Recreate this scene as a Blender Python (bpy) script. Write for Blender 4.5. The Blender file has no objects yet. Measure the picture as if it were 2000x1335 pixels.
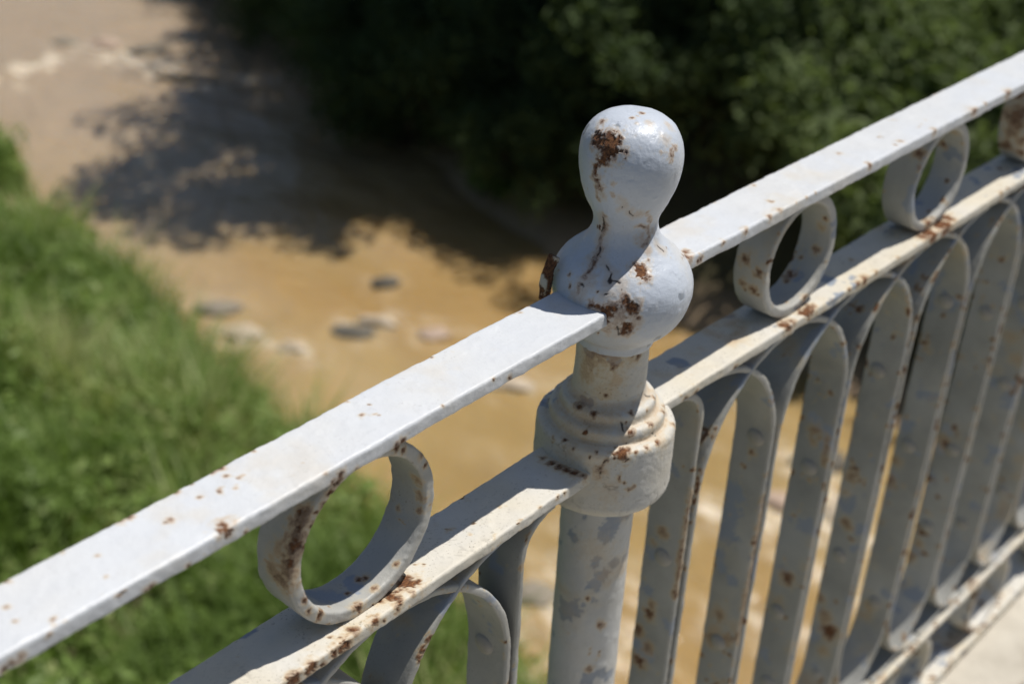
import bpy, math, random
import numpy as np
from mathutils import Vector, Matrix

random.seed(7)
RNG = np.random.default_rng(11)
scene = bpy.context.scene
COL = scene.collection

# ------------------------------------------------------------------ camera
CAM = np.array([-0.61375, -0.43346, 0.38788])
EUL = (1.03952, -0.04569, -0.84363)
FPX = 2664.9                       # focal length in pixels of the 2000 px wide photograph
cd = bpy.data.cameras.new('camera')
cam = bpy.data.objects.new('camera', cd)
COL.objects.link(cam)
cam.location = CAM
cam.rotation_euler = EUL
cd.sensor_width = 36.0
cd.lens = 36.0 * FPX / 2000.0
cd.clip_start = 0.02
cd.clip_end = 2000
cd.dof.use_dof = True
cd.dof.focus_distance = 0.785
cd.dof.aperture_fstop = 6.2
cd.dof.aperture_blades = 0
scene.camera = cam

# ------------------------------------------------------------------ sky, sun, exposure
SUN = Vector((0.38, -0.16, 1.0)).normalized()
world = bpy.data.worlds.new('World')
scene.world = world
world.use_nodes = True
wn = world.node_tree
bg = wn.nodes['Background']
sky = wn.nodes.new('ShaderNodeTexSky')
sky.sky_type = 'NISHITA'
sky.sun_disc = False
sky.sun_elevation = math.asin(SUN.z)
sky.sun_rotation = math.atan2(SUN.x, SUN.y)
wn.links.new(sky.outputs[0], bg.inputs[0])
bg.inputs[1].default_value = 0.066
sl = bpy.data.lights.new('sun', 'SUN')
sl.energy = 4.8
sl.angle = math.radians(0.5)
sl.color = (1.0, 0.955, 0.89)
so = bpy.data.objects.new('sun', sl)
so.rotation_euler = SUN.to_track_quat('Z', 'Y').to_euler()
so.location = (3, -2, 8)
COL.objects.link(so)
vs = scene.view_settings
vs.view_transform = 'Standard'
vs.look = 'None'
vs.exposure = 0.0
vs.gamma = 1.0
vs.use_curve_mapping = False
scene.cycles.max_bounces = 8
scene.cycles.transparent_max_bounces = 8

# ------------------------------------------------------------------ small helpers
def smooth(a, b, x):
    t = np.clip((x - a) / (b - a), 0, 1)
    return t * t * (3 - 2 * t)

def _hash(ix, iy, iz, seed):
    h = (ix.astype(np.int64) * 73856093) ^ (iy.astype(np.int64) * 19349663) ^ (iz.astype(np.int64) * 83492791) ^ (seed * 2654435761)
    h = h & 0xffffffff
    h = ((h ^ (h >> 16)) * 0x45d9f3b) & 0xffffffff
    h = ((h ^ (h >> 16)) * 0x45d9f3b) & 0xffffffff
    h = h ^ (h >> 16)
    return h / 4294967295.0

def vnoise(P, seed=0):
    i = np.floor(P).astype(np.int64)
    f = P - i
    u = f * f * f * (f * (f * 6 - 15) + 10)
    out = 0
    for dx in (0, 1):
        wx = u[:, 0] if dx else 1 - u[:, 0]
        for dy in (0, 1):
            wy = u[:, 1] if dy else 1 - u[:, 1]
            for dz in (0, 1):
                wz = u[:, 2] if dz else 1 - u[:, 2]
                out = out + wx * wy * wz * _hash(i[:, 0] + dx, i[:, 1] + dy, i[:, 2] + dz, seed)
    return out

def fbm(P, scale, octv=4, seed=0, gain=0.55):
    a, s, n, q = 1.0, 0.0, 0.0, P * scale
    for o in range(octv):
        s = s + a * vnoise(q, seed + o * 17)
        n += a
        a *= gain
        q = q * 2.03 + 11.7
    return s / n

def cells(P, scale, seed=0):
    """F2-F1 of a cellular noise: small along the borders of the cells"""
    q = P * scale
    i = np.floor(q).astype(np.int64)
    f1 = np.full(len(P), 9.0)
    f2 = np.full(len(P), 9.0)
    for dx in (-1, 0, 1):
        for dy in (-1, 0, 1):
            for dz in (-1, 0, 1):
                j = i + np.array([dx, dy, dz])
                c = np.stack([j[:, k] + _hash(j[:, 0], j[:, 1], j[:, 2], seed + 31 * k) for k in range(3)], 1)
                d = np.sqrt(((c - q) ** 2).sum(1))
                n1 = d < f1
                f2 = np.where(n1, f1, np.minimum(f2, d))
                f1 = np.where(n1, d, f1)
    return f2 - f1

def mesh_np(name, V, quads=None, tris=None, attrs=None, smooth_shade=True):
    me = bpy.data.meshes.new(name)
    V = np.asarray(V, np.float32)
    nq = 0 if quads is None else len(quads)
    nt = 0 if tris is None else len(tris)
    me.vertices.add(len(V))
    me.vertices.foreach_set('co', V.ravel())
    loops = []
    starts = []
    tot = []
    if nq:
        loops.append(np.asarray(quads, np.int32).ravel())
        starts.append(np.arange(nq) * 4)
        tot.append(np.full(nq, 4))
    if nt:
        loops.append(np.asarray(tris, np.int32).ravel())
        starts.append(nq * 4 + np.arange(nt) * 3)
        tot.append(np.full(nt, 3))
    L = np.concatenate(loops)
    me.loops.add(len(L))
    me.loops.foreach_set('vertex_index', L)
    me.polygons.add(nq + nt)
    me.polygons.foreach_set('loop_start', np.concatenate(starts).astype(np.int32))
    me.polygons.foreach_set('loop_total', np.concatenate(tot).astype(np.int32))
    me.polygons.foreach_set('use_smooth', np.full(nq + nt, smooth_shade))
    if attrs:
        for k, a in attrs.items():
            a = np.asarray(a, np.float32)
            if a.ndim == 2:
                c = me.attributes.new(k, 'FLOAT_COLOR', 'POINT')
                c.data.foreach_set('color', a.ravel())
            else:
                c = me.attributes.new(k, 'FLOAT', 'POINT')
                c.data.foreach_set('value', a)
    me.update(calc_edges=True)
    me.validate()
    return me

def obj(name, me, mat=None, parent=None):
    o = bpy.data.objects.new(name, me)
    COL.objects.link(o)
    if mat and me is not None and not me.materials:
        me.materials.append(mat)
    if parent:
        o.parent = parent
    return o

def tag(o, label, cat=None, group=None, kind=None):
    if label:
        o['label'] = label
    if cat:
        o['category'] = cat
    if group:
        o['group'] = group
    if kind:
        o['kind'] = kind
    return o

# camera projection, used only to turn pixels of the photograph into points on the metal
def _rot(rx, ry, rz):
    return np.array(Matrix.Rotation(rz, 3, 'Z') @ Matrix.Rotation(ry, 3, 'Y') @ Matrix.Rotation(rx, 3, 'X'))
RCAM = _rot(*EUL)
def project(P):
    q = (np.asarray(P) - CAM) @ RCAM
    return np.stack([1000 + FPX * q[:, 0] / -q[:, 2], 667.5 - FPX * q[:, 1] / -q[:, 2]], 1), -q[:, 2]
def px_ray(x, y):
    return RCAM @ np.array([(x - 1000) / FPX, -(y - 667.5) / FPX, -1.0])
def at_z(x, y, z):
    v = px_ray(x, y)
    return CAM + v * ((z - CAM[2]) / v[2])

def Z(ox, oy, s, pts):
    """marks read off an enlarged crop: offset, enlargement, (x, y, radius)"""
    return [(ox + p[0] / s, oy + p[1] / s, p[2] / s) + tuple(p[3:]) for p in pts]

# ------------------------------------------------------------------ materials
def nodes(name):
    m = bpy.data.materials.new(name)
    m.use_nodes = True
    nt = m.node_tree
    return m, nt, nt.nodes, nt.links, nt.nodes['Principled BSDF']

def ramp(N, stops):
    r = N.new('ShaderNodeValToRGB')
    el = r.color_ramp.elements
    while len(el) < len(stops):
        el.new(0.5)
    for e, (p, c) in zip(el, stops):
        e.position = p
        e.color = (*c, 1) if len(c) == 3 else c
    return r

def mixc(N, L, fac, a, b, mode='MIX'):
    m = N.new('ShaderNodeMix')
    m.data_type = 'RGBA'
    m.blend_type = mode
    for sock, v in ((m.inputs[0], fac), (m.inputs[6], a), (m.inputs[7], b)):
        if hasattr(v, 'is_linked'):
            L.new(v, sock)
        elif isinstance(v, (int, float)):
            sock.default_value = v
        else:
            sock.default_value = (*v, 1)
    return m.outputs[2]

def math_(N, L, op, a, b=None, clamp=False):
    m = N.new('ShaderNodeMath')
    m.operation = op
    m.use_clamp = clamp
    for i, v in enumerate((a, b)):
        if v is None:
            continue
        if hasattr(v, 'is_linked'):
            L.new(v, m.inputs[i])
        else:
            m.inputs[i].default_value = v
    return m.outputs[0]

def noise(N, L, vec, scale, detail=4, rough=0.6, w=None):
    n = N.new('ShaderNodeTexNoise')
    n.inputs['Scale'].default_value = scale
    n.inputs['Detail'].default_value = detail
    n.inputs['Roughness'].default_value = rough
    if vec is not None:
        L.new(vec, n.inputs['Vector'])
    return n.outputs[0]

def paint_material():
    m, nt, N, L, B = nodes('weathered_paint')
    geo = N.new('ShaderNodeNewGeometry')
    pos = geo.outputs['Position']
    at = N.new('ShaderNodeAttribute')
    at.attribute_name = 'wear'
    sep = N.new('ShaderNodeSeparateColor')
    L.new(at.outputs['Color'], sep.inputs[0])
    rust, stain, chip = sep.outputs[0], sep.outputs[1], sep.outputs[2]
    crack = at.outputs['Alpha']
    ad = N.new('ShaderNodeAttribute')
    ad.attribute_name = 'tone3'
    sd = N.new('ShaderNodeSeparateColor')
    L.new(ad.outputs['Color'], sd.inputs[0])
    dirt, blue, grime_shade = sd.outputs[0], sd.outputs[1], sd.outputs[2]
    # pale blue-grey top coat, cream where it is chalked and dirty
    n1 = noise(N, L, pos, 60, 5, 0.65)
    n2 = noise(N, L, pos, 900, 3, 0.7)
    n3 = noise(N, L, pos, 17, 3, 0.5)
    base = mixc(N, L, n1, (0.54, 0.56, 0.59), (0.60, 0.62, 0.64))
    base = mixc(N, L, blue, base, mixc(N, L, n1, (0.43, 0.475, 0.55), (0.49, 0.535, 0.60)))
    dn = math_(N, L, 'MULTIPLY', dirt, ramp_out(N, L, n3, 0.25, 0.7, 0.55, 1.25))
    cream = mixc(N, L, n1, (0.50, 0.46, 0.37), (0.66, 0.60, 0.48))
    c = mixc(N, L, math_(N, L, 'MINIMUM', dn, 1.0), base, cream)
    c = mixc(N, L, math_(N, L, 'MULTIPLY', grime_shade, ramp_out(N, L, n3, 0.25, 0.75, 0.75, 1.1), True), c, mixc(N, L, n1, (0.22, 0.22, 0.205), (0.31, 0.31, 0.28)))  # darker grey: real grime, plus shade painted into rings and balusters
    # fine specks of grime
    sp = ramp(N, [(0.0, (1, 1, 1)), (0.30, (0, 0, 0))])
    spn = noise(N, L, pos, 620, 2, 0.5)
    sp2 = ramp(N, [(0.62, (0, 0, 0)), (0.68, (1, 1, 1))])
    L.new(spn, sp2.inputs[0])
    spk = math_(N, L, 'MULTIPLY', math_(N, L, 'MULTIPLY', sp2.outputs[0], ramp_out(N, L, noise(N, L, pos, 45, 3, 0.6), 0.42, 0.66, 0.12, 1.0)), math_(N, L, 'ADD', math_(N, L, 'MULTIPLY', dirt, 0.5), 0.16))
    c = mixc(N, L, spk, c, (0.13, 0.11, 0.075))
    under = mixc(N, L, n2, (0.22, 0.25, 0.295), (0.29, 0.32, 0.36))
    c = mixc(N, L, chip, c, under)
    sr = ramp(N, [(0.0, (0.58, 0.47, 0.26)), (0.45, (0.46, 0.28, 0.10)), (0.75, (0.22, 0.115, 0.045)), (1.0, (0.12, 0.062, 0.03))])
    stv = math_(N, L, 'MULTIPLY', stain, ramp_out(N, L, n2, 0.3, 0.7, 0.7, 1.1))
    L.new(stv, sr.inputs[0])
    c = mixc(N, L, math_(N, L, 'MULTIPLY', math_(N, L, 'POWER', stv, 0.75), 0.92, True), c, sr.outputs[0])
    nr = noise(N, L, pos, 480, 6, 0.75)
    rr = ramp(N, [(0.26, (0.026, 0.014, 0.010)), (0.42, (0.085, 0.036, 0.018)), (0.55, (0.19, 0.080, 0.032)), (0.68, (0.33, 0.155, 0.060)), (0.82, (0.40, 0.26, 0.16))])
    L.new(nr, rr.inputs[0])
    c = mixc(N, L, rust, c, rr.outputs[0])
    c = mixc(N, L, crack, c, (0.035, 0.024, 0.018))
    L.new(c, B.inputs['Base Color'])
    rg = math_(N, L, 'ADD', math_(N, L, 'MULTIPLY', n1, 0.22), 0.27)
    rg = math_(N, L, 'ADD', rg, math_(N, L, 'MULTIPLY', dirt, 0.22))
    rg = math_(N, L, 'ADD', rg, math_(N, L, 'MULTIPLY', rust, 0.5), True)
    L.new(rg, B.inputs['Roughness'])
    B.inputs['Specular IOR Level'].default_value = 0.45
    # relief: brush marks and orange peel on paint, coarse grain on rust
    bp = N.new('ShaderNodeBump')
    bp.inputs['Strength'].default_value = 0.8
    bp.inputs['Distance'].default_value = 0.0009
    hgt = math_(N, L, 'ADD', math_(N, L, 'MULTIPLY', noise(N, L, pos, 260, 5, 0.6), 0.5), math_(N, L, 'MULTIPLY', math_(N, L, 'MULTIPLY', nr, rust), 2.2))
    hgt = math_(N, L, 'ADD', hgt, math_(N, L, 'MULTIPLY', n2, 0.18))
    L.new(hgt, bp.inputs['Height'])
    L.new(bp.outputs[0], B.inputs['Normal'])
    return m

def ramp_out(N, L, v, a, b, lo, hi):
    mr = N.new('ShaderNodeMapRange')
    L.new(v, mr.inputs[0])
    mr.inputs[1].default_value = a
    mr.inputs[2].default_value = b
    mr.inputs[3].default_value = lo
    mr.inputs[4].default_value = hi
    return mr.outputs[0]

def leaf_material(name, dark, mid, light, trans, rough=0.45, spec=0.35):
    m, nt, N, L, B = nodes(name)
    at = N.new('ShaderNodeAttribute')
    at.attribute_name = 'tone'
    r = ramp(N, [(0.0, dark), (0.55, mid), (1.0, light)])
    L.new(at.outputs['Fac'], r.inputs[0])
    L.new(r.outputs[0], B.inputs['Base Color'])
    B.inputs['Roughness'].default_value = rough
    B.inputs['Specular IOR Level'].default_value = spec
    tr = N.new('ShaderNodeBsdfTranslucent')
    br = mixc(N, L, 1.0, r.outputs[0], (1.25, 1.35, 0.7), 'MULTIPLY')
    L.new(br, tr.inputs[0])
    mx = N.new('ShaderNodeMixShader')
    mx.inputs[0].default_value = trans
    L.new(B.outputs[0], mx.inputs[1])
    L.new(tr.outputs[0], mx.inputs[2])
    L.new(mx.outputs[0], N['Material Output'].inputs[0])
    return m

def simple_noise_material(name, a, b, scale, rough=0.9, bump=0.4, dist=0.02, detail=6):
    m, nt, N, L, B = nodes(name)
    tc = N.new('ShaderNodeTexCoord')
    n = noise(N, L, tc.outputs['Object'], scale, detail, 0.65)
    r = ramp(N, [(0.3, a), (0.7, b)])
    L.new(n, r.inputs[0])
    L.new(r.outputs[0], B.inputs['Base Color'])
    B.inputs['Roughness'].default_value = rough
    bp = N.new('ShaderNodeBump')
    bp.inputs['Strength'].default_value = bump
    bp.inputs['Distance'].default_value = dist
    L.new(n, bp.inputs['Height'])
    L.new(bp.outputs[0], B.inputs['Normal'])
    return m

def ground_material():
    m, nt, N, L, B = nodes('bank_soil')
    geo = N.new('ShaderNodeNewGeometry')
    sx = N.new('ShaderNodeSeparateXYZ')
    L.new(geo.outputs['Position'], sx.inputs[0])
    n = noise(N, L, geo.outputs['Position'], 2.2, 8, 0.65)
    nf = noise(N, L, geo.outputs['Position'], 22, 6, 0.7)
    sand = mixc(N, L, nf, (0.26, 0.18, 0.11), (0.44, 0.33, 0.22))
    soil = mixc(N, L, nf, (0.05, 0.045, 0.02), (0.11, 0.095, 0.045))
    h = math_(N, L, 'ADD', sx.outputs[2], math_(N, L, 'MULTIPLY', n, 0.5))
    f = ramp_out(N, L, h, -4.72, -4.45, 0, 1)
    c = mixc(N, L, f, sand, soil)
    L.new(c, B.inputs['Base Color'])
    B.inputs['Roughness'].default_value = 0.95
    bp = N.new('ShaderNodeBump')
    bp.inputs['Strength'].default_value = 0.7
    bp.inputs['Distance'].default_value = 0.04
    L.new(nf, bp.inputs['Height'])
    L.new(bp.outputs[0], B.inputs['Normal'])
    return m

def water_material():
    m, nt, N, L, B = nodes('muddy_water')
    geo = N.new('ShaderNodeNewGeometry')
    mp = N.new('ShaderNodeMapping')
    mp.inputs['Scale'].default_value = (1.0, 0.55, 1.0)
    mp.inputs['Rotation'].default_value = (0, 0, math.radians(-22))
    L.new(geo.outputs['Position'], mp.inputs[0])
    n = noise(N, L, mp.outputs[0], 0.75, 5, 0.55)
    nf = noise(N, L, mp.outputs[0], 9, 5, 0.6)
    at = N.new('ShaderNodeAttribute')
    at.attribute_name = 'foam'
    r = ramp(N, [(0.30, (0.31, 0.215, 0.092)), (0.52, (0.37, 0.265, 0.120)), (0.70, (0.41, 0.31, 0.170))])
    L.new(n, r.inputs[0])
    sy = N.new('ShaderNodeSeparateXYZ')
    L.new(geo.outputs['Position'], sy.inputs[0])
    up = ramp_out(N, L, math_(N, L, 'ADD', sy.outputs[1], math_(N, L, 'MULTIPLY', n, 5.0)), 9.5, 14.5, 0, 1)
    silt = mixc(N, L, up, r.outputs[0], mixc(N, L, n, (0.33, 0.25, 0.165), (0.40, 0.31, 0.215)))
    amb = ramp_out(N, L, noise(N, L, mp.outputs[0], 0.42, 3, 0.5), 0.45, 0.62, 0, 0.5)
    silt = mixc(N, L, math_(N, L, 'MULTIPLY', amb, math_(N, L, 'SUBTRACT', 1.0, up)), silt, (0.34, 0.205, 0.078))
    fr = ramp(N, [(0.38, (0, 0, 0)), (0.62, (1, 1, 1))])
    L.new(nf, fr.inputs[0])
    fm = math_(N, L, 'MULTIPLY', at.outputs['Fac'], fr.outputs[0], True)
    c = mixc(N, L, fm, silt, (0.66, 0.58, 0.46))
    B.inputs['Subsurface Weight'].default_value = 0.85
    B.inputs['Subsurface Radius'].default_value = (1.0, 0.75, 0.45)
    B.inputs['Subsurface Scale'].default_value = 0.16
    L.new(c, B.inputs['Base Color'])
    L.new(math_(N, L, 'ADD', math_(N, L, 'MULTIPLY', fm, 0.5), 0.07, True), B.inputs['Roughness'])
    B.inputs['IOR'].default_value = 1.45
    B.inputs['Specular IOR Level'].default_value = 0.5
    bp = N.new('ShaderNodeBump')
    bp.inputs['Strength'].default_value = 0.9
    bp.inputs['Distance'].default_value = 0.05
    hh = math_(N, L, 'ADD', math_(N, L, 'ADD', noise(N, L, mp.outputs[0], 5, 3, 0.5), math_(N, L, 'MULTIPLY', noise(N, L, mp.outputs[0], 1.7, 2, 0.5), 2.2)), math_(N, L, 'MULTIPLY', noise(N, L, mp.outputs[0], 26, 3, 0.5), 0.25))
    L.new(hh, bp.inputs['Height'])
    L.new(bp.outputs[0], B.inputs['Normal'])
    return m

def pavement_material():
    m, nt, N, L, B = nodes('pale_concrete')
    tc = N.new('ShaderNodeTexCoord')
    o = tc.outputs['Object']
    n = noise(N, L, o, 9, 8, 0.6)
    nf = noise(N, L, o, 190, 4, 0.7)
    nn = ramp(N, [(0.36, (0, 0, 0)), (0.62, (1, 1, 1))])
    L.new(n, nn.inputs[0])
    c = mixc(N, L, nn.outputs[0], (0.40, 0.365, 0.305), (0.55, 0.515, 0.44))
    d = ramp(N, [(0.60, (0, 0, 0)), (0.70, (1, 1, 1))])
    L.new(nf, d.inputs[0])
    c = mixc(N, L, math_(N, L, 'MULTIPLY', d.outputs[0], 0.45), c, (0.20, 0.17, 0.13))
    v = N.new('ShaderNodeTexVoronoi')
    v.feature = 'DISTANCE_TO_EDGE'
    v.inputs['Scale'].default_value = 2.6
    wv = mixc(N, L, 0.12, o, noise_color(N, L, o, 6))
    L.new(wv, v.inputs['Vector'])
    cr = ramp(N, [(0.0, (1, 1, 1)), (0.012, (0, 0, 0))])
    L.new(v.outputs['Distance'], cr.inputs[0])
    c = mixc(N, L, math_(N, L, 'MULTIPLY', cr.outputs[0], 0.6), c, (0.15, 0.12, 0.09))
    L.new(c, B.inputs['Base Color'])
    B.inputs['Roughness'].default_value = 0.9
    bp = N.new('ShaderNodeBump')
    bp.inputs['Strength'].default_value = 0.5
    bp.inputs['Distance'].default_value = 0.003
    L.new(math_(N, L, 'ADD', nf, n), bp.inputs['Height'])
    L.new(bp.outputs[0], B.inputs['Normal'])
    return m

def noise_color(N, L, vec, scale):
    n = N.new('ShaderNodeTexNoise')
    n.inputs['Scale'].default_value = scale
    L.new(vec, n.inputs['Vector'])
    return n.outputs[1]

PAINT = paint_material()
GROUND = ground_material()
WATER = water_material()
PAVE = pavement_material()
BARK = simple_noise_material('bark', (0.045, 0.033, 0.024), (0.12, 0.09, 0.065), 14, 0.95, 0.8, 0.03)
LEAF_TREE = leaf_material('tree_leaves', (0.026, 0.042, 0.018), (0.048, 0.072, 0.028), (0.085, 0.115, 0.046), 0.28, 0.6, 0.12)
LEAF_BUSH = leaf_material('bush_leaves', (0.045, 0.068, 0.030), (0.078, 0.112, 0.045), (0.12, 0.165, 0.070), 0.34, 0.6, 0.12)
LEAF_SUN_TINT = leaf_material('bush_leaves_sun_tint', (0.095, 0.128, 0.055), (0.15, 0.195, 0.085), (0.21, 0.255, 0.12), 0.44, 0.6, 0.15)  # bush leaves again, lighter: sunlight put into the colour
LEAF_BRIGHT = leaf_material('sapling_leaves', (0.06, 0.14, 0.035), (0.10, 0.21, 0.055), (0.15, 0.27, 0.08), 0.4, 0.6, 0.15)  # sun missing on the sapling is put into this brighter green
GRASS = leaf_material('grass_blades', (0.105, 0.165, 0.035), (0.205, 0.295, 0.078), (0.38, 0.40, 0.18), 0.38, 0.5, 0.3)

# ------------------------------------------------------------------ terrain, river, deck
ZW = -5.0
XL = ([-40, 0, 2, 2.7, 3.3, 4.3, 5, 5.7, 6.6, 7.3, 8.1, 9.5, 10.7, 12.2, 16, 30, 200], [1.3, 2.9, 3.4, 3.6, 3.85, 4.15, 4.35, 4.25, 4.45, 4.6, 4.75, 5.1, 5.4, 5.75, 7.3, 12, 60])
XR = ([-40, 0, 2.4, 3.65, 4.5, 6.2, 7.66, 10, 12, 13.8, 20, 30, 200], [6.0, 7.1, 7.35, 7.75, 7.75, 7.80, 8.15, 9.05, 9.6, 10.6, 13.2, 18, 66])
def xl(y):
    return np.interp(y, *XL) - 0.30
def xr(y):
    return np.interp(y, *XR)
def ground_z(x, y):
    x = np.asarray(x, float)
    y = np.asarray(y, float)
    P = np.stack([x, y, np.zeros_like(x)], -1).reshape(-1, 3)
    nz = (fbm(P, 0.6, 4, 5) - 0.5).reshape(x.shape)
    dl = xl(y) - x + 0.5 * nz
    dr = x - xr(y) + 0.5 * nz
    zl = np.where(dl > 0, 0.52 * dl, 0.9 * dl)
    zr = np.where(dr > 0, 0.62 * dr, 0.9 * dr)
    d = np.maximum(zl, zr)
    d = np.where(d > 0, 3.7 * np.tanh(d / 3.7), np.maximum(d, -0.5))
    return ZW + d + 0.22 * nz * np.clip(d + 0.3, 0, 1)

def grid(name, xs, ys, zf):
    X, Y = np.meshgrid(xs, ys, indexing='ij')
    zz = zf(X, Y)
    V = np.stack([X, Y, zz], -1).reshape(-1, 3)
    n, m = len(xs), len(ys)
    I = np.arange(n * m).reshape(n, m)
    q = np.stack([I[:-1, :-1], I[1:, :-1], I[1:, 1:], I[:-1, 1:]], -1).reshape(-1, 4)
    return V, q

gx = np.concatenate([np.linspace(-320, -6, 40), np.arange(-5.8, 20, 0.14), np.linspace(20.5, 340, 40)])
gy = np.concatenate([np.linspace(-320, -4, 40), np.arange(-3.8, 24, 0.16), np.linspace(24.5, 340, 40)])
V, q = grid('ground', gx, gy, ground_z)
g = obj('ground', mesh_np('ground', V, q), GROUND)
tag(g, None, kind='structure')

# stones standing in the river: pixel of the photograph, half sizes in metres, kind
STONES = [
    (205, 92, .26, .20, .17, 'pink', 'rounded pinkish stone breaking the pale rapids upstream'),
    (128, 84, .22, .16, .10, 'grey', 'low grey stone upstream beside the rounded pinkish one'),
    (292, 100, .34, .18, .12, 'grey', 'long grey stone ending the pale rapids upstream'),
    (370, 158, .50, .16, .09, 'dark', 'flat dark stone slab awash below the pale rapids'),
    (752, 556, .17, .13, .12, 'dark', 'small dark stone alone in the calm brown water'),
    (478, 655, .22, .15, .13, 'pale', 'pale bleached stone beside the tall bank grass'),
    (572, 682, .15, .12, .11, 'pale', 'small whitish stone at the tip of the gravel line'),
    (425, 606, .26, .16, .13, 'grey', 'grey stone half hidden by the tall bank grass'),
    (735, 632, .24, .13, .12, 'pale', 'long whitish stone midstream in the line of stones'),
    (845, 656, .18, .14, .10, 'pink', 'pinkish stone ending the midstream line of stones'),
    (690, 652, .24, .16, .08, 'dark', 'flat dark wet stone in the midstream line of stones'),
    (1000, 752, .24, .15, .09, 'pale', 'pale flat stone in the water behind the ball-topped post'),
    (1600, 905, .26, .20, .16, 'dark', 'dark wet boulder in the water seen between the balusters'),
    (1648, 1000, .24, .18, .12, 'pale', 'pale stone in the water seen between the balusters'),
    (1530, 985, .22, .17, .12, 'pink', 'pinkish stone in the water seen between the balusters'),
    (1040, 1165, .22, .18, .14, 'grey', 'grey stone at the foot of the grassy bank'),
]
SP = np.array([at_z(s[0], s[1], ZW)[:2] for s in STONES])
FOAM_LINES = [[1.0, (-60, 175), (40, 152), (120, 122), (200, 118)], [0.7, (180, 100), (300, 125), (345, 165)], [0.8, (330, 165), (430, 155), (510, 165)],
              [0.5, (640, 640), (740, 622), (880, 660)], [0.45, (430, 640), (520, 665), (600, 690)], [0.5, (960, 745), (1060, 760)],
              [0.9, (1380, 1000), (1500, 1020), (1640, 1010)], [0.9, (1290, 1090), (1420, 1110)], [0.8, (1560, 880), (1650, 1040)]]
def seg_dist(P, A, B):
    d = B - A
    t = np.clip(((P - A) @ d) / (d @ d), 0, 1)
    return np.sqrt(((P - (A + t[:, None] * d)) ** 2).sum(1))
wx = np.concatenate([np.linspace(-40, 2.6, 12), np.arange(2.8, 12.5, 0.035), np.linspace(12.8, 120, 30)])
wy = np.concatenate([np.linspace(-320, 0, 30), np.arange(0.3, 17, 0.045), np.linspace(17.4, 340, 40)])
V, q = grid('water', wx, wy, lambda X, Y: X * 0 + ZW)
P2 = V[:, :2]
foam = np.zeros(len(V))
for ln in FOAM_LINES:
    pts = [at_z(a, b, ZW)[:2] for a, b in ln[1:]]
    for A, B in zip(pts[:-1], pts[1:]):
        foam = np.maximum(foam, ln[0] * (1.0 - seg_dist(P2, A, B) / (0.48 if ln[1][1] < 200 else 0.30)))
for s, c in zip(STONES, SP):
    e = np.sqrt(((P2 - c) ** 2).sum(1)) - max(s[2], s[3]) * 0.9
    foam = np.maximum(foam, 0.22 * (1 - np.abs(e) / 0.14))
VV = V * np.array([1.0, 0.6, 1])
foam = np.maximum(foam, 0.42 * smooth(5.2, 3.2, V[:, 1]) * smooth(0.0, 0.6, V[:, 1]) * smooth(0.35, 0.65, fbm(VV, 1.1, 3, 79)))
foam = np.clip(foam, 0, 1) * smooth(0.40, 0.62, fbm(VV, 3.5, 4, 77)) * 1.6
inb = (V[:, 0] > 2.7) & (V[:, 0] < 12.6) & (V[:, 1] > 0.2) & (V[:, 1] < 17.2)
rip = (fbm(VV, 1.6, 3, 3) - 0.5) * 0.05 + (fbm(VV, 6.5, 3, 9) - 0.5) * 0.022
V[:, 2] += np.where(inb, rip + 0.05 * np.clip(foam, 0, 1) * fbm(VV, 9, 2, 21), 0)
w = obj('river', mesh_np('river', V, q, attrs={'foam': np.clip(foam, 0, 1)}), WATER)
tag(w, None, kind='structure')

# the footway of the bridge: a slab under the railing
ZP = -0.834
def slab(name, x0, x1, y0, y1, z0, z1, mat):
    xs = np.linspace(x0, x1, 2)
    v = [(x0, y0, z0), (x1, y0, z0), (x1, y1, z0), (x0, y1, z0), (x0, y0, z1), (x1, y0, z1), (x1, y1, z1), (x0, y1, z1)]
    f = [(3, 2, 1, 0), (4, 5, 6, 7), (0, 1, 5, 4), (1, 2, 6, 5), (2, 3, 7, 6), (3, 0, 4, 7)]
    me = mesh_np(name, v, f, smooth_shade=False)
    o = obj(name, me, mat)
    b = o.modifiers.new('bevel', 'BEVEL')
    b.width = 0.012
    b.segments = 2
    return o
d = slab('pavement', -9, 16, -1.4, 0.055, ZP - 0.42, ZP, PAVE)
tag(d, None, kind='structure')

ASPH = simple_noise_material('asphalt', (0.040, 0.040, 0.042), (0.065, 0.063, 0.060), 60, 0.9, 0.5, 0.004)
d = slab('unseen_road', -9, 16, -9.5, -1.42, ZP - 0.55, ZP - 0.12, ASPH)  # unseen road, added to cut the light bounced onto the railing
tag(d, None, kind='structure')

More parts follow.
